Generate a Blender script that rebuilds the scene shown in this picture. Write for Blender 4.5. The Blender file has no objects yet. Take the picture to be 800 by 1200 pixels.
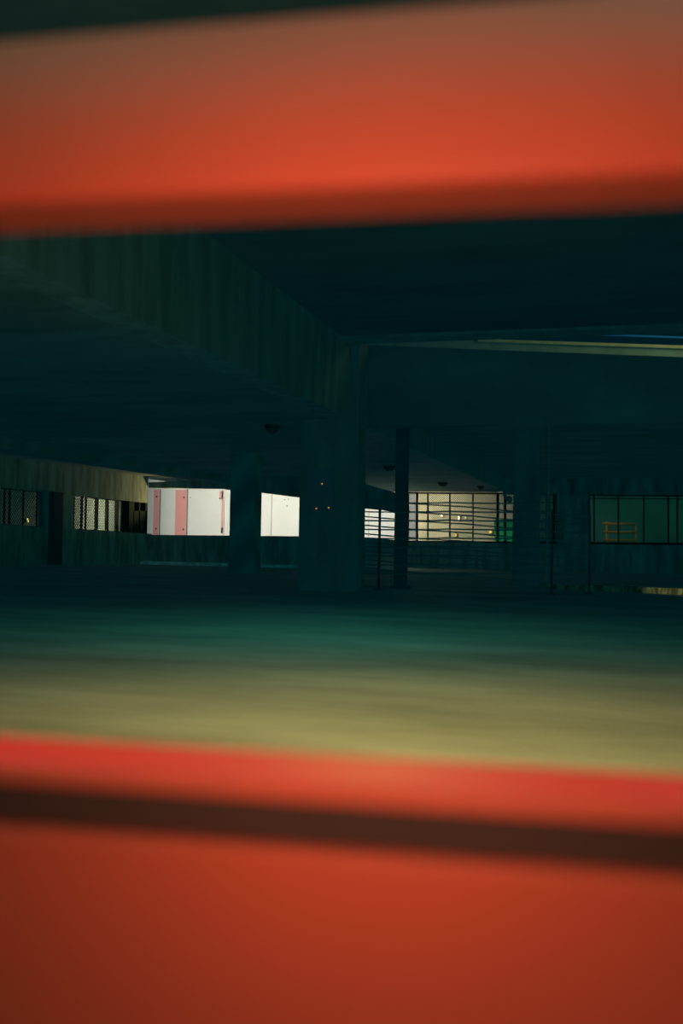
import bpy, bmesh, math, random
from mathutils import Vector, Matrix
random.seed(7)
S = bpy.context.scene
COL = S.collection

# ------------------------------------------------------------------ camera
F = 35.0 / 36.0 * 1200.0                       # focal length in pixels of the 800x1200 frame
CAM = Vector((0, 0, 0.75))
YAW, PITCH, ROLL = math.radians(15.3), math.atan(30 / F), math.radians(1.0)
_f0 = Vector((-math.sin(YAW), math.cos(YAW), 0))
FLAT = _f0.copy()
RIGHT0 = Vector((math.cos(YAW), math.sin(YAW), 0))
FWD = (_f0 * math.cos(PITCH) + Vector((0, 0, math.sin(PITCH)))).normalized()
_u0 = RIGHT0.cross(FWD)
RGT = RIGHT0 * math.cos(ROLL) + _u0 * math.sin(ROLL)
UPV = _u0 * math.cos(ROLL) - RIGHT0 * math.sin(ROLL)
cd = bpy.data.cameras.new('camera')
cam = bpy.data.objects.new('camera', cd)
COL.objects.link(cam)
cam.matrix_world = Matrix.Translation(CAM) @ Matrix((RGT, UPV, -FWD)).transposed().to_4x4()
cd.sensor_fit = 'VERTICAL'
cd.sensor_height = 36.0
cd.sensor_width = 24.0
cd.lens = 35.0
cd.clip_start = 0.02
cd.dof.use_dof = True
cd.dof.focus_distance = 22.0
cd.dof.aperture_fstop = 3.3
S.camera = cam

# ------------------------------------------------------------------ world, large lights, exposure
S.view_settings.view_transform = 'Standard'
S.view_settings.look = 'None'
S.view_settings.exposure = 0.0
S.view_settings.gamma = 1.0
S.view_settings.use_curve_mapping = False
w = bpy.data.worlds.new('night')
S.world = w
w.use_nodes = True
w.node_tree.nodes['Background'].inputs[0].default_value = (0.0, 0.010, 0.0145, 1)
w.node_tree.nodes['Background'].inputs[1].default_value = 1.0


def area_light(name, loc, target, size, size_y, power, color, spread=180):
    l = bpy.data.lights.new(name, 'AREA')
    l.shape = 'RECTANGLE'
    l.size, l.size_y = size, size_y
    l.energy = power
    l.color = color
    l.spread = math.radians(spread)
    o = bpy.data.objects.new(name, l)
    COL.objects.link(o)
    o.location = loc
    o.rotation_euler = (Vector(target) - Vector(loc)).to_track_quat('-Z', 'Y').to_euler()
    return o


def sun(name, direction, strength, color):
    """shadowless teal fill added from one side to lift the dark areas"""
    l = bpy.data.lights.new(name, 'SUN')
    l.energy = strength
    l.color = color
    l.angle = math.radians(20)
    l.use_shadow = False
    o = bpy.data.objects.new(name, l)
    COL.objects.link(o)
    o.rotation_euler = Vector(direction).to_track_quat('-Z', 'Y').to_euler()
    return o


def spot_light(name, loc, target, power, color, angle, blend=0.6, soft=0.0):
    l = bpy.data.lights.new(name, 'SPOT')
    l.energy = power
    l.color = color
    l.spot_size = math.radians(angle)
    l.spot_blend = blend
    l.shadow_soft_size = soft
    o = bpy.data.objects.new(name, l)
    COL.objects.link(o)
    o.location = loc
    o.rotation_euler = (Vector(target) - Vector(loc)).to_track_quat('-Z', 'Y').to_euler()
    return o


TEAL = (0.0, 0.66, 0.95)
sun('teal_fill_level', (-0.15, 1, -0.05), 0.08, TEAL)
sun('teal_fill_side', (-1, 0.25, -0.1), 0.085, (0.0, 0.85, 0.75))
sun('teal_fill_rising', (0.05, 0.25, 1), 0.15, TEAL)
sun('teal_fill_falling', (-0.5, 0.3, -1), 0.09, TEAL)
# unseen teal area light added behind the camera as fill
area_light('rear_fill', (1, -5.0, 1.7), (-3, 12, 2.3), 16, 2.6, 20, (0.0, 0.85, 0.6))
# the deck's lamp over the aisle, then unseen lights added for floor and rails
AIS = FLAT * 3.3 + RIGHT0 * 0.12
spot_light('aisle_lamp', (AIS.x, AIS.y, 1.85), (AIS.x, AIS.y, 0), 165, (1.0, 0.82, 0.27), 150, 0.6)
spot_light('floor_fill', (AIS.x - 1.2, AIS.y + 3.8, 2.3), (AIS.x - 1.2, AIS.y + 3.8, 0), 44, (0.10, 1.0, 0.78), 155, 0.6)  # added light that turns the middle of the floor greener
for _k in (-0.45, -0.15, 0.15, 0.45):
    spot_light('rail_fill', tuple(CAM + FLAT * 0.95 + RIGHT0 * _k + Vector((0, 0, 0.40))), tuple(CAM + FLAT * 0.43 + RIGHT0 * _k * 0.6 - Vector((0, 0, 0.09))), 7.0, (1.0, 0.16, 0.20), 70, 0.8)  # added unseen spots that brighten the lower rail's top
spot_light('near_fill', tuple(CAM + FLAT * 0.20 - RIGHT0 * 0.02 + Vector((0, 0, 0.085))), tuple(CAM + FLAT * 0.40 + Vector((0, 0, 0.20))), 1.95, (1.0, 0.84, 0.62), 110, 0.5)  # added unseen light for the upper rail's front
area_light('overhead_fill', tuple(CAM + FLAT * 0.30 + Vector((0, 0, 1.1))), tuple(CAM + FLAT * 0.36), 1.4, 0.5, 7.0, (0.10, 1.0, 0.75))  # added teal panel that tints the top of the upper rail
spot_light('near_fill_low', tuple(CAM + FLAT * 0.24 - RIGHT0 * 0.01 + Vector((0, 0, -0.055))), tuple(CAM + FLAT * 0.40 + Vector((0, 0, -0.18))), 1.05, (1.0, 0.80, 0.55), 120, 0.5)  # added unseen light for the lower rail's face
# street floodlights outside, then added fills, and the upper deck lamp
area_light('flood_lamp_white', (-12.2, 30.5, 5.2), (-12.2, 38, 1.2), 12.0, 0.6, 385, (1.0, 0.96, 0.86), 100)
area_light('flood_lamp_warm', (-9.6, 41.0, 3.0), (-9.2, 46, 1.3), 1.5, 0.6, 265, (1.0, 0.93, 0.62), 100)
area_light('flood_lamp_left', (-15.6, 32.4, 2.4), (-17.5, 31.4, 1.2), 0.8, 0.5, 62, (1.0, 0.90, 0.68), 95)
spot_light('corner_fill', (-11.8, 27.0, 1.35), (-12.9, 25.0, 2.35), 120, (1.0, 0.80, 0.36), 72, 0.7, 0.15)  # added warm light through the opening to brighten the lintel
area_light('green_fill', (-4.6, 43.6, 1.0), (-4.8, 45, 0.5), 0.5, 0.5, 3.6, (0.02, 1.0, 0.40), 90)  # added green light beyond the mesh, from no real signal
spot_light('soffit_fill_warm', (-6.3, 34.8, 1.75), (-5.6, 32.2, 2.4), 30, (1.0, 0.78, 0.36), 120, 0.6, 0.2)  # added uplight that warms the far edge of the ceiling
spot_light('soffit_fill', (-7.0, 34.6, 0.9), (-6.0, 23.0, 2.4), 130, (0.50, 1.0, 0.60), 90, 0.8, 0.25)  # added greenish uplight for the left bay's ceiling
area_light('street_fill', (2.0, 46.2, 3.2), (2.0, 48.5, 1.0), 7.0, 0.4, 14, (0.06, 1.0, 0.72), 150)  # added teal light that lifts the far dark wall
area_light('upper_deck_lamp', (2.5, 17.9, 5.4), (1.0, 19, 3.9), 5.0, 0.3, 30, (0.75, 1.0, 0.45))


# ------------------------------------------------------------------ pixel helpers (800x1200 frame)
def ray(px, py):
    return (FWD + RGT * ((px - 400) / F) + UPV * ((600 - py) / F))


def on_x(px, py, X):
    r = ray(px, py)
    return CAM + r * ((X - CAM.x) / r.x)


def on_y(px, py, Y):
    r = ray(px, py)
    return CAM + r * ((Y - CAM.y) / r.y)


def on_z(px, py, Z):
    r = ray(px, py)
    return CAM + r * ((Z - CAM.z) / r.z)


# ------------------------------------------------------------------ mesh helpers
def link(name, bm, mat, parent=None, smooth=False):
    bmesh.ops.recalc_face_normals(bm, faces=bm.faces)
    me = bpy.data.meshes.new(name)
    bm.to_mesh(me)
    bm.free()
    if mat:
        me.materials.append(mat)
    for p in me.polygons:
        p.use_smooth = smooth
    o = bpy.data.objects.new(name, me)
    COL.objects.link(o)
    if parent:
        o.parent = parent
        o.matrix_parent_inverse = Matrix.Translation(-parent.location) if parent.type == 'EMPTY' else Matrix()
    return o


def tag(o, label=None, cat=None, group=None, kind=None):
    if label:
        o['label'] = label
    if cat:
        o['category'] = cat
    if group:
        o['group'] = group
    if kind:
        o['kind'] = kind
    return o


def empty(name, loc):
    o = bpy.data.objects.new(name, None)
    COL.objects.link(o)
    o.location = loc
    o.empty_display_size = 0.1
    return o


def structure(name, bm, mat):
    return tag(link(name, bm, mat), kind='structure')


def box(bm, lo, hi, bevel=0.0):
    lo, hi = Vector(lo), Vector(hi)
    vs = [bm.verts.new((lo.x if i & 1 == 0 else hi.x, lo.y if i & 2 == 0 else hi.y, lo.z if i & 4 == 0 else hi.z)) for i in range(8)]
    fs = [bm.faces.new([vs[i] for i in q]) for q in ((0, 2, 3, 1), (4, 5, 7, 6), (0, 1, 5, 4), (2, 6, 7, 3), (0, 4, 6, 2), (1, 3, 7, 5))]
    if bevel:
        es = {e for f in fs for e in f.edges}
        bmesh.ops.bevel(bm, geom=list(es), offset=bevel, segments=2, affect='EDGES', profile=0.6)
    return bm


def prism(bm, pts, ext):
    """closed polygon of 3-D points extruded by the vector ext"""
    ext = Vector(ext)
    a = [bm.verts.new(Vector(p)) for p in pts]
    b = [bm.verts.new(Vector(p) + ext) for p in pts]
    n = len(pts)
    bm.faces.new(a)
    bm.faces.new(b[::-1])
    for i in range(n):
        bm.faces.new((a[i], b[i], b[(i + 1) % n], a[(i + 1) % n]))
    return bm


def tube(bm, p, q, r, n=8, cap=True):
    p, q = Vector(p), Vector(q)
    d = (q - p).normalized()
    a = d.orthogonal().normalized()
    b = d.cross(a)
    ring = lambda c: [bm.verts.new(c + (a * math.cos(2 * math.pi * k / n) + b * math.sin(2 * math.pi * k / n)) * r) for k in range(n)]
    A, B = ring(p), ring(q)
    for k in range(n):
        bm.faces.new((A[k], A[(k + 1) % n], B[(k + 1) % n], B[k]))
    if cap:
        bm.faces.new(A[::-1])
        bm.faces.new(B)
    return bm


def polytube(bm, pts, r, n=8):
    pts = [Vector(p) for p in pts]
    rings = []
    a = None
    for i, c in enumerate(pts):
        d = (pts[min(i + 1, len(pts) - 1)] - pts[max(i - 1, 0)]).normalized()
        a = d.orthogonal().normalized() if a is None else (a - d * a.dot(d)).normalized()
        b = d.cross(a)
        rings.append([bm.verts.new(c + (a * math.cos(2 * math.pi * k / n) + b * math.sin(2 * math.pi * k / n)) * r) for k in range(n)])
    for A, B in zip(rings, rings[1:]):
        for k in range(n):
            bm.faces.new((A[k], A[(k + 1) % n], B[(k + 1) % n], B[k]))
    bm.faces.new(rings[0][::-1])
    bm.faces.new(rings[-1])
    return bm


def lathe(bm, prof, c, axis=Vector((0, 0, 1)), n=20):
    c = Vector(c)
    axis = Vector(axis).normalized()
    a = axis.orthogonal().normalized()
    b = axis.cross(a)
    rings = [[bm.verts.new(c + axis * h + (a * math.cos(2 * math.pi * k / n) + b * math.sin(2 * math.pi * k / n)) * max(r, 1e-4)) for k in range(n)] for r, h in prof]
    for A, B in zip(rings, rings[1:]):
        for k in range(n):
            bm.faces.new((A[k], A[(k + 1) % n], B[(k + 1) % n], B[k]))
    bm.faces.new(rings[0][::-1])
    bm.faces.new(rings[-1])
    return bm


def NB():
    return bmesh.new()


# ------------------------------------------------------------------ materials
def concrete(name, col, dark=0.7, scale=1.2, rough=0.9, streak=(1, 1, 1), bump=0.15, contrast=(0.35, 0.7), fine=True):
    m = bpy.data.materials.new(name)
    m.use_nodes = True
    nt = m.node_tree
    bs = nt.nodes['Principled BSDF']
    tc = nt.nodes.new('ShaderNodeTexCoord')
    mp = nt.nodes.new('ShaderNodeMapping')
    mp.inputs['Scale'].default_value = streak
    nt.links.new(tc.outputs['Object'], mp.inputs[0])
    n1 = nt.nodes.new('ShaderNodeTexNoise')
    n1.inputs['Scale'].default_value = scale
    n1.inputs['Detail'].default_value = 6
    n1.inputs['Roughness'].default_value = 0.6
    nt.links.new(mp.outputs[0], n1.inputs['Vector'])
    r = nt.nodes.new('ShaderNodeValToRGB')
    r.color_ramp.elements[0].position, r.color_ramp.elements[1].position = contrast
    r.color_ramp.elements[0].color = (col[0] * dark, col[1] * dark, col[2] * dark, 1)
    r.color_ramp.elements[1].color = (*col, 1)
    nt.links.new(n1.outputs['Fac'], r.inputs[0])
    nt.links.new(r.outputs[0], bs.inputs['Base Color'])
    bs.inputs['Roughness'].default_value = rough
    bs.inputs['Specular IOR Level'].default_value = 0.25
    if bump:
        n2 = nt.nodes.new('ShaderNodeTexNoise')
        n2.inputs['Scale'].default_value = 40
        n2.inputs['Detail'].default_value = 4
        nt.links.new(tc.outputs['Object'], n2.inputs['Vector'])
        bp = nt.nodes.new('ShaderNodeBump')
        bp.inputs['Strength'].default_value = bump
        bp.inputs['Distance'].default_value = 0.01
        nt.links.new(n2.outputs['Fac'], bp.inputs['Height'])
        nt.links.new(bp.outputs[0], bs.inputs['Normal'])
    return m


def paint(name, col, rough=0.5, metal=0.0, var=0.85, spec=0.4):
    m = concrete(name, col, dark=var, scale=3.0, rough=rough, bump=0)
    b = m.node_tree.nodes['Principled BSDF']
    b.inputs['Metallic'].default_value = metal
    b.inputs['Specular IOR Level'].default_value = spec
    return m


def glow(name, col, strength):
    m = bpy.data.materials.new(name)
    m.use_nodes = True
    b = m.node_tree.nodes['Principled BSDF']
    b.inputs['Base Color'].default_value = (*col, 1)
    b.inputs['Emission Color'].default_value = (*col, 1)
    b.inputs['Emission Strength'].default_value = strength
    return m


M_floor = concrete('worn_asphalt', (0.36, 0.35, 0.31), dark=0.55, scale=0.9, streak=(0.55, 1.5, 1), rough=0.85, contrast=(0.3, 0.72), bump=0.3)
M_conc = concrete('board_marked_concrete', (0.30, 0.33, 0.30), dark=0.62, scale=1.6, streak=(3.0, 3.0, 0.45), contrast=(0.35, 0.68))
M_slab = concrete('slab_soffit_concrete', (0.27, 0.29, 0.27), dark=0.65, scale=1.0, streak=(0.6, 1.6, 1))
M_pier = concrete('shaded_pier', (0.007, 0.022, 0.017), dark=0.8)  # near black, holding the shade on the pier
M_col = concrete('column_concrete', (0.25, 0.28, 0.265), dark=0.7, scale=1.8, streak=(2, 2, 0.5))
M_par = concrete('parapet_concrete', (0.30, 0.33, 0.27), dark=0.5, scale=2.2, streak=(2.2, 2.2, 0.4), contrast=(0.38, 0.62))
M_kerb = concrete('lit_pale_kerb', (0.75, 0.76, 0.66), dark=0.55, scale=5.0, contrast=(0.4, 0.6))  # pale colour carries the lit strip at the wall foot
M_kerb2 = concrete('broken_light_kerb', (0.42, 0.40, 0.22), dark=0.3, scale=9.0, streak=(1.5, 1, 0.2), contrast=(0.44, 0.56))  # yellow patches stand in for broken light on the kerb
M_steel = paint('dark_painted_steel', (0.035, 0.05, 0.05), rough=0.5)
M_gal = paint('galvanised_steel', (0.16, 0.20, 0.19), rough=0.45, metal=0.4)
M_mesh = paint('mesh_wire', (0.04, 0.055, 0.05), rough=0.7, spec=0.1)
M_frame = paint('dark_screen_frame', (0.014, 0.022, 0.022), rough=0.8, spec=0.05)
M_post = paint('dark_post_paint', (0.11, 0.14, 0.14), rough=0.7, spec=0.1)
M_red = paint('red_rail_paint', (0.62, 0.062, 0.028), rough=0.5, var=0.9, spec=0.1)
M_groove = paint('groove_shade', (0.08, 0.028, 0.02), rough=0.9, spec=0.1)  # shade inside the groove as a dark colour
M_white = concrete('white_panel', (0.80, 0.79, 0.72), dark=0.95, scale=2.0, bump=0, rough=0.6)
M_pink = concrete('faded_pink_strip', (0.82, 0.36, 0.32), dark=0.93, scale=3.0, bump=0, rough=0.6)
M_joint = paint('panel_joint', (0.22, 0.21, 0.20), rough=0.8)
M_screw = paint('rusty_screw', (0.10, 0.055, 0.04), rough=0.6)
M_render = concrete('rendered_wall', (0.46, 0.45, 0.36), dark=0.75, scale=0.8, bump=0.1)
M_hedge = concrete('green_paint_wall', (0.03, 0.30, 0.17), dark=0.7, scale=2.0)
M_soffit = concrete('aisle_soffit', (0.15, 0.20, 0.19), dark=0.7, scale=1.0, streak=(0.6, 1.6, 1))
M_pil = concrete('dark_pilaster', (0.06, 0.08, 0.08), dark=0.8)
M_dim = concrete('dark_render', (0.07, 0.28, 0.22), dark=0.6, scale=0.8, bump=0.1)
M_ground = concrete('street_asphalt', (0.12, 0.13, 0.12), dark=0.7, scale=0.8)
M_box = paint('dark_plastic_box', (0.19, 0.23, 0.24), rough=0.6)
M_lens = paint('lamp_lens', (0.06, 0.07, 0.065), rough=0.3)
M_yellow = paint('yellow_rail_paint', (0.60, 0.42, 0.08), rough=0.5)

# ------------------------------------------------------------------ layout numbers
XL = -12.9          # left outer wall, inner face
YB = 26.1           # back wall of the left bay, inner face
YR = 34.0           # far mesh wall, inner face
ZC = 2.40           # soffit of the low slab
ZR = 2.85          # soffit of the right bay behind the ramp spandrel
ZH = 3.45           # soffit of the high slab over the aisle
XS = on_z(355, 465, ZC).x    # spandrel face


def fz(y):          # the floor falls gently beyond Y = 20
    return 0.0 if y < 20 else -0.018 * (y - 20)


# ------------------------------------------------------------------ structure
bm = NB()
xs, ys = [-14, -8, -3, 2, 7, 12], [-6, 0, 4, 8, 12, 16, 20, 34.3]
g = [[bm.verts.new((x, y, fz(y))) for x in xs] for y in ys]
for j in range(len(ys) - 1):
    for i in range(len(xs) - 1):
        bm.faces.new((g[j][i], g[j][i + 1], g[j + 1][i + 1], g[j + 1][i]))
low = [bm.verts.new((x, y, -0.8)) for x, y in ((-14, -6), (12, -6), (12, 34.3), (-14, 34.3))]
bm.faces.new(low)
structure('floor', bm, M_floor)

bm = NB()
box(bm, (-30, 34.5, -1.1), (30, 50, -0.9))
box(bm, (-30, 10, -1.1), (-14.05, 34.5, -0.9))
structure('floor_street', bm, M_ground)

bm = NB()           # low slab over the left bay and over the far bay
box(bm, (-13.4, -6, ZC), (XS - 0.3, YR + 0.4, ZC + 0.3))

structure('ceiling_left', bm, M_slab)

bm = NB()           # slab over the right bay
box(bm, (XS, 14.2, ZR), (12, YR + 0.4, ZR + 0.25))
structure('ceiling_right', bm, M_slab)

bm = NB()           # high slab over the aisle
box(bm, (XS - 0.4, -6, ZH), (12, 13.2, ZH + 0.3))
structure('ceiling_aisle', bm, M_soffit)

bm = NB()           # deep spandrel running from the near left back to the far wall
prism(bm, [(XS, -6, ZC), (XS, YR, ZC), (XS, YR, ZH + 0.02), (XS, -6, ZH + 0.02)], (-0.3, 0, 0))
structure('wall_spandrel', bm, M_conc)

zA = on_y(500, 400.6, 13.2).z
bm = NB()           # downstand at the free edge of the high slab
box(bm, (XS, 12.8, zA), (12, 13.2, ZH + 0.25))
structure('trim_1', bm, M_conc)

# left outer wall: parapet, spandrel band, piers
Lp = lambda px, py: on_x(px, py, XL)
bm = NB()
a, b = Lp(0, 614.5), Lp(160, 624.6)
sl = (b.z - a.z) / (b.y - a.y)
zt = lambda y: a.z + sl * (y - a.y)
prism(bm, [(XL, 6, zt(6)), (XL, YB + 0.3, zt(YB + 0.3)), (XL, YB + 0.3, -0.6), (XL, 6, -0.6)], (-0.3, 0, 0))
a2, b2 = Lp(0, 571), Lp(165, 588.6)
sl2 = (b2.z - a2.z) / (b2.y - a2.y)
zl = lambda y: a2.z + sl2 * (y - a2.y)
yE = on_x(173.5, 575, XL).y
prism(bm, [(XL, 6, zl(6)), (XL, yE, zl(yE)), (XL, yE, ZC + 0.05), (XL, 6, ZC + 0.05)], (-0.3, 0, 0))
for p0, p1, dx in ((57, 87, 0.0),):
    y0, y1 = Lp(p0, 600).y, Lp(p1, 600).y
    prism(bm, [(XL - 0.02, y0, zt(y0) - .02), (XL - 0.02, y1, zt(y1) - .02), (XL - 0.02, y1, zl(y1) + .02), (XL - 0.02, y0, zl(y0) + .02)], (-0.26, 0, 0))
structure('wall_left', bm, M_par)

bm = NB()           # corner pier, its shade put into the colour; two small openings at its head
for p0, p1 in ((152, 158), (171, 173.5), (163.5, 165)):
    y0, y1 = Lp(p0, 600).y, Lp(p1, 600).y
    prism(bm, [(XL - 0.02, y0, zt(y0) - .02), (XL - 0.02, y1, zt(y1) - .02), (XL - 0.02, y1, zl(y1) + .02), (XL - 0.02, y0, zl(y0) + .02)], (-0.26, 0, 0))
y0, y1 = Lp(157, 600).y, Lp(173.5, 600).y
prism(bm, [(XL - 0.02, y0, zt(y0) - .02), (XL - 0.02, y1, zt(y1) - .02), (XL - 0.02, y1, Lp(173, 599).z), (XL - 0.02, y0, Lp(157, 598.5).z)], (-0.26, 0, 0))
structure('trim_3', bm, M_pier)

# dropped beam along the left bay
bm = NB()
d0 = on_x(160, 553.5, -10.9)
box(bm, (-10.9, 4, d0.z), (-10.3, YB, ZC + 0.05))
structure('trim_2', bm, M_slab)

# back wall of the left bay: parapet and sloping lintel
Bp = lambda px, py: on_y(px, py, YB)
bm = NB()
p_top = [Bp(163, 626.6), Bp(350, 628.4), Bp(423, 629.4), Bp(470, 633.6)]
pts = p_top + [Vector((p_top[-1].x, YB, -0.6)), Vector((p_top[0].x, YB, -0.6))]
prism(bm, pts, (0, 0.3, 0))
l_bot = [Bp(174, 571.6), Bp(270, 572.6), Bp(303, 577), Bp(350, 583), Bp(450, 598.2), Bp(471, 601.5)]
l_top = [Bp(471, 579), Bp(462, 577), Bp(430, 568), Bp(400, 559)]
pts = l_bot + l_top + [Vector((Bp(330, 556).x, YB, ZC + 0.04)), Vector((l_bot[0].x, YB, Bp(174, 565.3).z))]
prism(bm, pts, (0, 0.3, 0))
structure('wall_back', bm, M_par)

# far wall of the right bay: low parapet, pier, head
Rp = lambda px, py: on_y(px, py, YR)
bm = NB()
x0, x1 = Rp(455, 635).x, 12.0
s0, s1 = Rp(480, 635), Rp(760, 637)
prism(bm, [(x0, YR, s0.z), (x1, YR, s1.z + 0.02), (x1, YR, -1.0), (x0, YR, -1.0)], (0, 0.3, 0))
for pa, pb in ((603, 631), (652, 690)):
    box(bm, (Rp(pa, 600).x, YR, s0.z - 0.05), (Rp(pb, 600).x, YR + 0.3, ZR + 0.02))
box(bm, (XS - 0.1, YR, Rp(745, 580).z), (12, YR + 0.3, ZR + 0.02))
structure('wall_far', bm, M_par)

bm = NB()
box(bm, (12, -6, -0.6), (12.3, YR + 0.3, 5.5))
structure('wall_right', bm, M_conc)

# sloping ramp spandrel above the right bay, and the parapet of the deck beyond it
bm = NB()
YS = 13.9
t0, t1 = on_y(429, 404.4, YS), on_y(800, 418.5, YS)
k = (t1.z - t0.z) / (t1.x - t0.x)
prism(bm, [(XS, YS, ZC - 0.04), (12, YS, ZC - 0.04), (12, YS, t0.z + k * (12 - t0.x)), (XS, YS, t0.z + k * (XS - t0.x))], (0, 0.3, 0))
structure('wall_ramp', bm, M_slab)

YU = 19.0
u0, u1 = on_y(560, 399.3, YU), on_y(800, 407.3, YU)
ku = (u1.z - u0.z) / (u1.x - u0.x)
zu = lambda x: u0.z + ku * (x - u0.x)
up = empty('deck_parapet', (0, YU, ZR + 0.25))
tag(up, 'pale green concrete parapet of the ramp above, lit in the slit under the ceiling', 'parapet')
XA, XJ, XJ2 = on_y(415, 404, YU).x, on_y(462, 404, YU).x, on_y(463.3, 404, YU).x
M_up = concrete('upper_parapet_concrete', (0.40, 0.44, 0.36), dark=0.7, scale=2.5)
bm = NB()
prism(bm, [(XA, YU, ZH + 0.03), (XJ, YU, ZH + 0.03), (XJ, YU, zu(XJ)), (XA, YU, zu(XA))], (0, 0.2, 0))
link('panel', bm, M_up, up)
bm = NB()
prism(bm, [(XJ2, YU, ZH + 0.03), (XS + 0.02, YU, ZH + 0.03), (XS + 0.02, YU, ZR + 0.252), (11.9, YU, ZR + 0.252), (11.9, YU, zu(11.9)), (XJ2, YU, zu(XJ2))], (0, 0.2, 0))
link('panel', bm, M_up, up)
bm = NB()
xa = on_y(560, 399, YU).x
prism(bm, [(xa, YU - 0.05, zu(xa) - 0.025), (11.99, YU - 0.05, zu(11.99) - 0.025), (11.99, YU - 0.05, zu(11.99) + 0.03), (xa, YU - 0.05, zu(xa) + 0.03)], (0, 0.3, 0))
tag(link('coping', bm, concrete('coping_metal', (0.85, 0.60, 0.34), dark=0.8, scale=4, bump=0), up), 'warm tan coping strip')

bm = NB()
polytube(bm, [on_y(694, 392.0, 22), on_y(760, 394.0, 22), on_y(830, 396.8, 22)], 0.022, 10)
o = tag(link('strip_light', bm, glow('blue_tube', (0.02, 0.20, 0.42), 0.13), None, True), 'dim blue light tube above the lit parapet at the upper right edge', 'light')

# ------------------------------------------------------------------ columns and posts
def column(name, x0, x1, y0, y1, zb, zt_, mat, label, cat='column'):
    bm = NB()
    box(bm, (x0, y0, zb), (x1, y1, zt_), bevel=0.015)
    return tag(link(name, bm, mat), label, cat)


c1a, c1b = on_y(350, 600, 13.3).x, on_y(418, 600, 13.3).x
column('concrete_column', c1a, c1b, 13.3, 13.78, 0, ZH + 0.1, M_col, 'broad dark concrete column in the middle, reaching up beside the spandrel')

M_haz = bpy.data.materials.new('column_with_faded_stripes')
M_haz.use_nodes = True
nt = M_haz.node_tree
wv = nt.nodes.new('ShaderNodeTexWave')
wv.bands_direction = 'DIAGONAL'
wv.inputs['Scale'].default_value = 0.55
wv.inputs['Distortion'].default_value = 0.6
tcn = nt.nodes.new('ShaderNodeTexCoord')
mpn = nt.nodes.new('ShaderNodeMapping')
mpn.inputs['Rotation'].default_value = (0, math.radians(90), 0)
nt.links.new(tcn.outputs['Object'], mpn.inputs[0])
nt.links.new(mpn.outputs[0], wv.inputs['Vector'])
rp = nt.nodes.new('ShaderNodeValToRGB')
rp.color_ramp.elements[0].color = (0.14, 0.17, 0.16, 1)
rp.color_ramp.elements[1].color = (0.27, 0.31, 0.27, 1)
nt.links.new(wv.outputs['Fac'], rp.inputs[0])
nt.links.new(rp.outputs[0], nt.nodes['Principled BSDF'].inputs['Base Color'])
nt.nodes['Principled BSDF'].inputs['Roughness'].default_value = 0.85
c2a, c2b = on_y(268.5, 620, 18.7).x, on_y(296, 620, 18.7).x
column('concrete_column', c2a, c2b, 18.7, 19.2, 0, ZC + 0.02, M_haz, 'narrow concrete column with faded diagonal stripes, in front of the white panel wall')
c3a, c3b = on_y(600.5, 620, 17.05).x, on_y(631, 620, 17.05).x
column('concrete_column', c3a, c3b, 17.05, 17.33, 0, ZR, M_col, 'slim dark concrete pillar at the right end of the pale mesh screen')
p5a, p5b = Lp(57, 600).y, Lp(68, 600).y
column('concrete_pilaster', XL + 0.002, XL + 0.14, p5a, p5b, -0.05, zl(p5a) + 0.02, M_pil, 'dark pilaster between the two left window screens', 'pilaster')

# dark steel post beside the broad column
t = empty('steel_post', (on_y(468, 690, 14.7).x, 14.7, 0))
tag(t, 'dark upright steel post just right of the broad middle column', 'post')
px = t.location.x
hw = on_y(474.2, 620, 14.7).x - on_y(461.2, 620, 14.7).x
bm = NB()
for lo, hi in (((px - hw / 2, 14.66, 0.02), (px + hw / 2, 14.68, ZR)), ((px - hw / 2, 14.82, 0.02), (px + hw / 2, 14.84, ZR)), ((px - 0.02, 14.68, 0.02), (px + 0.02, 14.82, ZR))):
    box(bm, lo, hi)
link('shaft', bm, M_post, t)
bm = NB()
box(bm, (px - hw / 2 - 0.05, 14.6, 0), (px + hw / 2 + 0.05, 14.9, 0.02))
for dx in (-1, 1):
    for yy in (14.63, 14.87):
        lathe(bm, [(0.014, 0), (0.014, 0.02), (0.008, 0.03)], (px + dx * (hw / 2 + 0.025), yy, 0.02), n=8)
link('base_plate', bm, M_post, t)

# ------------------------------------------------------------------ cable barriers
def barrier(label, Y, lines, pxa, pxb, posts, ztop_line):
    """lines: list of (y at px 424, slope) of the cables"""
    base = on_y(posts[0], 690, Y)
    t = tag(empty('cable_barrier', (base.x, Y, 0)), label, 'barrier')
    for (y0, s) in lines:
        p, q = on_y(pxa, y0 + s * (pxa - 424), Y), on_y(pxb, y0 + s * (pxb - 424), Y)
        n = 24
        pts = []
        for i in range(n + 1):
            u = i / n
            c = p.lerp(q, u)
            sag = 0.012 * (1 - (2 * ((u * 2) % 1.0) - 1) ** 2)
            pts.append(c - Vector((0, 0, sag)))
        bm = NB()
        polytube(bm, pts, 0.0105, 8)
        link('cable', bm, M_gal, t, True)
    for pp in posts:
        top = ztop_line[0] + ztop_line[1] * (pp - 424)
        a = on_y(pp, top, Y)
        bm = NB()
        box(bm, (a.x - 0.016, Y - 0.02, 0), (a.x + 0.016, Y + 0.02, a.z + 0.03), bevel=0.004)
        box(bm, (a.x - 0.05, Y - 0.05, 0), (a.x + 0.05, Y + 0.05, 0.012))
        link('post', bm, M_steel, t)
    return t


hz = [(588.8 + 10.35 * i, 0.001) for i in range(9)]
barrier('level barrier of taut steel cables from the broad column past the steel post', 14.2, hz, 412, 648, (445, 647), (599.2, 0.001))
ds = [(584.4 + 10.1 * i, 0.078) for i in range(9)]
barrier('barrier of steel cables sloping down to the right behind the level cables', 14.95, ds, 412, 692, (424, 691), (584.4, 0.078))

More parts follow.
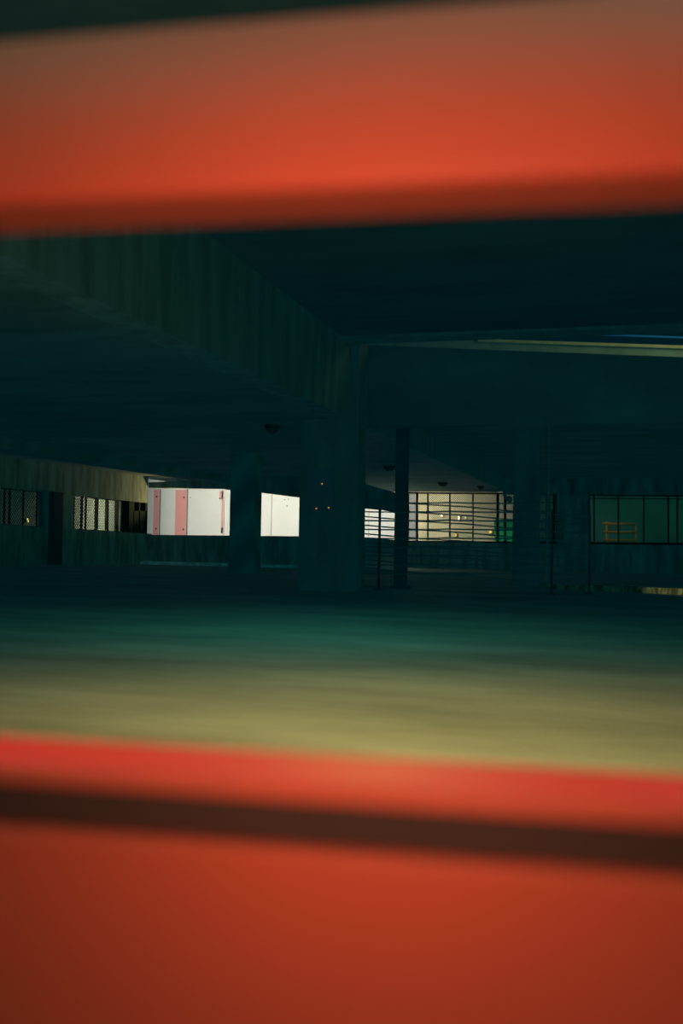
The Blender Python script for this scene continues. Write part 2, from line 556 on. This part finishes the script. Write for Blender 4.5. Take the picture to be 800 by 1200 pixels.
# ------------------------------------------------------------------ mesh screens
def chain_link(bm, O, A, U, wdt, hgt, pitch, r):
    """two families of diagonal wires clipped to a rectangle"""
    n = A.cross(U).normalized()
    for sgn in (1, -1):
        c = -hgt if sgn == 1 else 0.0
        end = wdt if sgn == 1 else wdt + hgt
        while c < end:
            # a = c + sgn*u
            us = []
            u_lo, u_hi = 0.0, hgt
            if sgn == 1:
                u_lo, u_hi = max(0, -c), min(hgt, wdt - c)
            else:
                u_lo, u_hi = max(0, c - wdt), min(hgt, c)
            if u_hi - u_lo > 0.01:
                p = O + A * (c + sgn * u_lo) + U * u_lo + n * (0.003 * sgn)
                q = O + A * (c + sgn * u_hi) + U * u_hi + n * (0.003 * sgn)
                tube(bm, p, q, r, 4, False)
            c += pitch


def screen(label, c00, c10, c11, c01, muls, pitch, wr, frame=0.03, mul=0.025, normal=Vector((0, -1, 0)), rails=(), depth=0.03):
    """corner points clockwise from lower left; muls: list of fractions (or (fraction, half width))"""
    c00, c10, c11, c01 = (Vector(c) for c in (c00, c10, c11, c01))
    t = tag(empty('mesh_screen', (c00 + c10) / 2), label, 'screen')
    A = (c10 - c00)
    wdt = A.length
    A.normalize()
    U = Vector((0, 0, 1))
    off = normal * depth

    def bar(p, q, hw_):
        d = (q - p).normalized()
        sde = d.cross(normal).normalized()
        bm_ = NB()
        prism(bm_, [p - sde * hw_ - off, p + sde * hw_ - off, q + sde * hw_ - off, q - sde * hw_ - off], off * 2)
        return bm_
    fb = NB()
    for p, q in ((c00, c10), (c10, c11), (c11, c01), (c01, c00)):
        tmp = bar(p, q, frame)
        me = bpy.data.meshes.new('x')
        tmp.to_mesh(me)
        tmp.free()
        fb.from_mesh(me)
        bpy.data.meshes.remove(me)
    link('frame', fb, M_frame, t)
    for f in muls:
        f, h = f if isinstance(f, tuple) else (f, mul)
        link('mullion', bar(c00.lerp(c10, f), c01.lerp(c11, f), h), M_frame, t)
    for f in rails:
        link('rail', bar(c00.lerp(c01, f), c10.lerp(c11, f), mul * 0.6), M_frame, t)
    bm_ = NB()
    hgt = max((c01 - c00).length, (c11 - c10).length)
    chain_link(bm_, Vector((c00.x, c00.y, min(c00.z, c10.z))) + normal * 0.0, Vector((A.x, A.y, 0)).normalized(), U, wdt, hgt, pitch, wr)
    link('wire_mesh', bm_, M_mesh, t)
    return t


fr = lambda lo, hi, l: [(v - lo) / (hi - lo) if not isinstance(v, tuple) else ((v[0] - lo) / (hi - lo), v[1]) for v in l]
YM = YR + 0.12
R2 = lambda px, py: on_y(px, py, YM)
# far screen with the pale street behind
screen('pale lit wire mesh screen between the steel post and the slim pillar', R2(466, 634.6), R2(603, 635.6), R2(603, 578.4), R2(466, 577.6),
       fr(466, 603, [478.5, 489.5, 502, 528, 555, (583.5, 0.045), (592, 0.04)]), 0.078, 0.0105)
screen('thin dim green mesh screen seen right behind the slim pillar', R2(631, 635.8), R2(652, 636), R2(652, 579.6), R2(631, 579.4),
       fr(631, 652, [(641.5, 0.06), (649, 0.03)]), 0.078, 0.0105)
screen('dim dark green mesh screen at the right edge', R2(690, 636.8), R2(822, 638.2), R2(822, 581), R2(690, 580),
       fr(690, 822, [696, 725, 755, 783.5, 794, 812]), 0.078, 0.0105, rails=(0.93, 0.02))


# left wall screens: real positions along the wall from where each bar stands
def left_screen(label, pa, pb, bars, pitch, wr):
    y0, y1 = on_x(pa, 600, XL - 0.15).y, on_x(pb, 600, XL - 0.15).y
    X = XL - 0.15
    c00, c10 = Vector((X, y0, zt(y0))), Vector((X, y1, zt(y1)))
    c11, c01 = Vector((X, y1, zl(y1))), Vector((X, y0, zl(y0)))
    muls = [((on_x(q, 600, X).y - y0) / (y1 - y0), hw_) for q, hw_ in bars]
    return screen(label, c00, c10, c11, c01, muls, pitch, wr, frame=0.015, normal=Vector((1, 0, 0)), depth=0.008)


left_screen('dark green mesh screen with upright bars at the left edge', -16, 57.5, [(-8, .03), (5, .025), (11, .03), (27, .025), (43, .025)], 0.09, 0.006)
left_screen('lit mesh screen with paired upright bars left of the white panel wall', 86.5, 153,
            [(95.6, .05), (100.4, .045), (111.4, .025), (113.8, .05), (123.8, .025), (126.2, .05), (135.3, .025), (137.8, .055), (143.7, .025), (145.8, .045), (148.4, .035), (151.4, .05)], 0.09, 0.010)

# ------------------------------------------------------------------ kerbs
bm = NB()
kx0, kx1 = Bp(150, 660).x - 0.3, Bp(352, 665).x
prism(bm, [(XL, YB - 0.45, -0.13), (XL, YB - 0.42, -0.02), (XL, YB - 0.02, -0.02), (XL, YB - 0.02, -0.13)], (kx1 - XL + 0.3, 0, 0))
tag(link('kerb', bm, M_kerb), 'kerb coloured pale for a lit strip along the foot of the parapet below the white panels', 'kerb')
bm = NB()
q0, q1 = on_z(636, 683.5, 0.09), on_z(830, 691, 0.09)
dr = (q1 - q0)
nn = Vector((-dr.y, dr.x, 0)).normalized()
for i in range(1):
    pts = [q0, q0 + nn * 0.03 + Vector((0, 0, 0.0)), q0 + nn * 0.2, q0 + nn * 0.2 + Vector((0, 0, -0.09)), q0 - nn * 0.03 + Vector((0, 0, -0.09))]
    prism(bm, pts, dr)
tag(link('kerb', bm, M_kerb2), 'low kerb with broken yellowish light put into its colour at the right edge of the floor', 'kerb')

kt = on_z(760, 689, 0.06)
spot_light('kerb_fill', (kt.x + 2.6, kt.y - 4.5, 0.35), kt, 230, (1.0, 0.95, 0.5), 9, 0.8)  # added low beam aimed at the kerb alone

# ------------------------------------------------------------------ ceiling lights and small fittings
def ceiling_light(px_, py_, label, r=0.16):
    c = on_z(px_, py_, ZC)
    t = tag(empty('ceiling_light', c), label, 'light')
    bm = NB()
    lathe(bm, [(r, 0), (r, -0.035), (r * 0.92, -0.05), (r * 0.80, -0.05)], c, n=24)
    link('housing', bm, M_steel, t, False)
    bm = NB()
    lathe(bm, [(r * 0.80, -0.048), (r * 0.78, -0.075), (r * 0.6, -0.105), (r * 0.3, -0.12), (0.005, -0.123)], c, n=24)
    link('lens', bm, M_lens, t, True)
    return t


ceiling_light(456, 546, 'unlit round ceiling light seen between the broad column and the steel post', 0.15)
ceiling_light(518.5, 565.5, 'small unlit ceiling light above the pale mesh screen', 0.15)
ceiling_light(319, 498, 'dark round ceiling light just left of the broad column', 0.12)
ceiling_light(563, 569.5, 'far unlit ceiling light nearest the slim pillar', 0.12)

# dark bracketed fitting hanging at the top of the slim pillar
cc = on_y(594, 576, 16.8)
t = tag(empty('hanging_fitting', cc), 'dark hooked fitting hanging at the upper left of the slim pillar', 'fitting')
bm = NB()
pts = [on_y(x, y, 16.8) for x, y in ((602, 574), (595, 573.5), (591.5, 576), (591.2, 580), (593.5, 584.5), (597.5, 587))]
pts = [Vector((c3a + 0.01, 17.15, pts[0].z))] + pts[1:]
polytube(bm, pts, 0.03, 10)
link('bracket', bm, M_box, t, True)
bm = NB()
lathe(bm, [(0.02, 0.075), (0.05, 0.06), (0.06, 0.0), (0.05, -0.05), (0.02, -0.07)], on_y(596.5, 585, 16.8), axis=Vector((0.3, -1, -0.1)), n=16)
link('head', bm, M_box, t, True)

# control box on the column with three orange pilot lamps
t = tag(empty('control_box', (on_y(377, 600, 13.26).x, 13.26, on_y(377, 602, 13.26).z)), 'dark control box with three tiny orange lamps on the broad column', 'box')
a, b = on_y(363, 604, 13.22), on_y(391, 549, 13.22)
bm = NB()
box(bm, (a.x, 13.2, a.z), (b.x, 13.3, b.z), bevel=0.012)
link('enclosure', bm, M_box, t)
M_led = glow('orange_pilot', (1.0, 0.30, 0.10), 0.6)
for x, y in ((377.2, 567), (370.6, 596), (385, 595)):
    c = on_y(x, y, 13.2)
    bm = NB()
    lathe(bm, [(0.010, 0), (0.010, 0.008), (0.006, 0.013), (0.001, 0.015)], c, axis=Vector((0, -1, 0)), n=10)
    link('pilot_lamp', bm, M_led, t, True)

# conduit running up beside the slim pillar
bm = NB()
cx = on_y(641.3, 600, 16.95)
polytube(bm, [(cx.x, 16.95, 0), (cx.x, 16.95, 1.4), (cx.x, 16.95, ZR)], 0.022, 10)
for z in (0.4, 1.1, 1.8):
    lathe(bm, [(0.03, -0.02), (0.03, 0.02)], (cx.x, 16.95, z), n=10)
tag(link('conduit', bm, paint('grey_conduit', (0.27, 0.30, 0.26), rough=0.5), None, True), 'thin grey conduit rising from the floor right of the slim pillar', 'conduit')

# ------------------------------------------------------------------ outside: white panel wall
YW = 38.0
W = lambda px, py: on_y(px, py, YW)
zb_, zt2 = -0.9, 6.0
t = tag(empty('panel_wall', (W(300, 600).x, YW, zb_)), 'bright floodlit white panel wall with faded pink strips beyond the back opening', 'wall')
edges = [163, 187.2, 219.2, 262.5, 318, 375, 432, 487]
for a, b in zip(edges, edges[1:]):
    xa, xb = W(a, 600).x, W(b, 600).x
    bm = NB()
    box(bm, (xa + 0.012, YW, zb_), (xb - 0.012, YW + 0.06, zt2))
    link('panel', bm, M_white, t)
bm = NB()
for e in edges[1:3]:
    x = W(e, 600).x
    box(bm, (x - 0.03, YW - 0.006, W(e, 626).z - 0.6), (x + 0.03, YW + 0.05, W(e, 573.5).z))
box(bm, (W(163, 600).x, YW + 0.06, zb_), (W(487, 600).x, YW + 0.2, zt2))
link('backing', bm, M_joint, t)
for a, b, y0, y1 in ((180.6, 183.8, 573.6, 700), (206, 216, 574, 700), (260.0, 261.0, 575, 625), (257.5, 261.2, 575.5, 585), (259, 261.4, 618, 624.5)):
    bm = NB()
    p, q = W(a, y0), W(b, y1)
    box(bm, (p.x, YW - 0.02, q.z), (q.x, YW + 0.01, p.z))
    link('pink_strip', bm, M_pink, t)
for x, y, r in ((183.8, 582, .04), (215.8, 582.8, .04), (183, 619.6, .04), (215, 620.3, .04), (223.4, 583, .02), (257.5, 584, .025), (260.8, 581, .03), (336.5, 592.8, .025), (338, 585, .02), (333.5, 585.5, .02)):
    bm = NB()
    lathe(bm, [(r, 0), (r, 0.01), (r * 0.6, 0.02), (0.002, 0.024)], W(x, y) - Vector((0, 0.02, 0)), axis=Vector((0, -1, 0)), n=10)
    link('screw', bm, M_screw, t)

# left neighbour wall
bm = NB()
box(bm, (-17.9, 14, -0.9), (-17.5, 35.2, 7))
tag(link('boundary_wall', bm, concrete('greenish_render', (0.36, 0.46, 0.36), dark=0.75, scale=0.8, bump=0.1)), 'dim rendered wall across the gap behind the left mesh screens', 'wall')
# right neighbour wall
bm = NB()
box(bm, (-12, 46, -0.9), (on_y(606, 600, 46).x, 46.4, 7))
tag(link('street_wall', bm, M_render), 'beige lamplit wall across the street behind the pale mesh screen', 'wall')


bm = NB()
box(bm, (-5.0, 48.5, -0.9), (16, 48.9, 7))
tag(link('street_wall', bm, M_dim), 'dark green wall far across the street behind the right edge screen', 'wall')

bm = NB()
ga, gb = on_y(579, 609, 45), on_y(606, 610, 45)
box(bm, (ga.x, 45, -0.9), (gb.x, 45.3, ga.z), bevel=0.02)
tag(link('low_wall', bm, M_hedge), 'low green lit wall beyond the pale mesh screen, next to the slim pillar', 'wall')

# lamps outside
def wall_lamp(name, P, r, h, mat, label, nrm):
    P = Vector(P)
    nrm = Vector(nrm)
    t = tag(empty(name, P), label, 'lamp')
    bm = NB()
    lathe(bm, [(r * 0.8, -h), (r, -h * 0.9), (r, h * 0.9), (r * 0.8, h)], P + nrm * (r + 0.05), n=14)
    link('bulb', bm, mat, t, True)
    bm = NB()
    box(bm, P + nrm * 0.025 - Vector((r, r, h)) * 0.8 - Vector((0.02, 0.02, 0.02)), P + nrm * 0.025 + Vector((r, r, h)) * 0.8)
    lathe(bm, [(r * 1.1, h), (r * 1.1, h + 0.03)], P + nrm * (r + 0.05), n=14)
    link('bracket', bm, M_steel, t)
    return t


M_lw = glow('white_lamp', (1.0, 0.92, 0.75), 1.3)
M_ly = glow('yellow_lamp', (1.0, 0.72, 0.12), 0.9)
M_ld = glow('dim_lamp', (0.9, 0.85, 0.6), 0.55)
G = lambda px, py: on_y(px, py, 45.97)
wall_lamp('street_lamp', G(538, 607.4), 0.045, 0.14, M_lw, 'tall white tube lamp glowing behind the pale mesh screen', (0, -1, 0))
wall_lamp('street_lamp', G(518, 604), 0.06, 0.06, M_lw, 'round white lamp left of the tall white tube lamp', (0, -1, 0))
wall_lamp('street_lamp', G(545.8, 606.7), 0.04, 0.05, M_ld, 'faint lamp just right of the tall white tube lamp', (0, -1, 0))
wall_lamp('street_lamp', G(575, 623.5), 0.07, 0.06, M_ly, 'yellow lamp low down near the slim pillar', (0, -1, 0))
wall_lamp('street_lamp', G(534.5, 627), 0.05, 0.07, glow('dull_yellow', (0.8, 0.62, 0.08), 0.35), 'dull yellow lamp below the tall white tube lamp', (0, -1, 0))
pl = on_x(30, 609.6, -17.48)
wall_lamp('wall_lamp', pl, 0.03, 0.06, M_ly, 'small yellow lamp shining behind the left edge screen', (1, 0, 0))

# yellow pipe railing outside the right screen
t = tag(empty('pipe_railing', (on_y(728, 640, 37).x, 37, -0.9)), 'yellowish pipe railing faintly lit behind the right edge screen', 'railing')
K = lambda px, py: on_y(px, py, 37)
for x, y in ((710.5, 611), (745, 614)):
    bm = NB()
    p = K(x, y)
    polytube(bm, [Vector((p.x, 37, -0.9)), p], 0.035, 10)
    link('post', bm, M_yellow, t, True)
for ya, yb in ((614, 614.4), (623.5, 624), (633, 633.6)):
    bm = NB()
    polytube(bm, [K(706, ya), K(746, yb)], 0.045, 10)
    link('rail', bm, M_yellow, t, True)
area_light('railing_lamp', tuple(K(712, 612) + Vector((-0.3, -0.9, 1.6))), tuple(K(724, 622)), 0.3, 0.3, 11, (1.0, 0.72, 0.30))

# ------------------------------------------------------------------ red rails close to the camera
T0 = 0.40
ANG = math.radians(10.5)
Rx = (RIGHT0 * math.cos(ANG) - FLAT * math.sin(ANG))      # along the rail, right end nearer
Rs = (FLAT * math.cos(ANG) + RIGHT0 * math.sin(ANG))      # away from the camera
ORG = Vector((CAM.x, CAM.y, CAM.z)) + FLAT * T0


def rail_prism(name, prof, mat, parent, L=1.3, seg=20):
    """prof: closed list of (depth s, height above camera)"""
    bm = NB()
    rings = []
    for i in range(seg + 1):
        u = -L + 2 * L * i / seg
        rings.append([bm.verts.new(ORG + Rx * u + Rs * s + Vector((0, 0, z))) for s, z in prof])
    n = len(prof)
    for A, B in zip(rings, rings[1:]):
        for k_ in range(n):
            bm.faces.new((A[k_], A[(k_ + 1) % n], B[(k_ + 1) % n], B[k_]))
    bm.faces.new(rings[0])
    bm.faces.new(rings[-1][::-1])
    return link(name, bm, mat, parent, False)


def zpx(y, tt):
    return (630 - y) * tt / F


def arc(cx, cz, r, a0, a1, n=6):
    return [(cx + r * math.cos(math.radians(a0 + (a1 - a0) * i / n)), cz + r * math.sin(math.radians(a0 + (a1 - a0) * i / n))) for i in range(n + 1)]


zb1, zt1 = zpx(214, T0), zpx(6, T0)
r_ = 0.006
zt1 = zpx(4, T0 + 0.028)
prof = arc(r_, zb1 + r_, r_, 270, 180, 5)
for i in range(1, 11):
    u = i / 10
    prof.append((0.030 * u ** 1.8, zb1 + r_ + (zt1 - zb1 - r_) * u))
prof += arc(0.050 - r_, zt1 - r_, r_, 90, 0, 4) + arc(0.046 - r_, zb1 + r_, r_, 0, -90, 4)
t = tag(empty('guard_rail', ORG + Vector((0, 0, zb1))), 'blurred red steel rail across the top, close to the camera', 'rail')
rail_prism('rail_tube', prof, M_red, t)

zt_l = zpx(882, T0 + 0.06)
zl1 = zpx(934, T0)
zp1 = zpx(998, T0)
r_ = 0.007
t = tag(empty('guard_rail', ORG + Vector((0, 0, -0.30))), 'blurred red steel rail with dark groove across the bottom, close to the camera', 'rail')
prof = [(0.0, zl1)] + [(0.06, zl1)] + arc(0.06 - 0.004, zt_l - 0.004, 0.004, 0, 90, 4) + arc(r_, zt_l - r_, r_, 90, 180, 6)
rail_prism('top_flange', prof, M_red, t)
tag(rail_prism('groove_shade_strip', [(0.010, zp1), (0.05, zp1), (0.05, zl1), (0.010, zl1)], M_groove, t), 'strip coloured dark as the shade in the groove')  # the groove's shade is put into this strip's colour
prof = [(0.0, -0.30), (0.05, -0.30), (0.05, zp1)] + arc(0.004, zp1 - 0.004, 0.004, 90, 180, 4)
rail_prism('face_plate', prof, M_red, t)

# repeats carry a shared group
GROUPS = {'guard_rail': 'red rails close to the camera', 'ceiling_light': 'ceiling lights under the low slab', 'street_lamp': 'lamps across the street',
          'mesh_screen': 'mesh screens in the outer openings', 'concrete_column': 'concrete columns of the deck', 'cable_barrier': 'cable barriers beside the ramp'}
for o in COL.objects:
    n = o.name.split('.')[0]
    if o.parent is None and n in GROUPS:
        o['group'] = GROUPS[n]
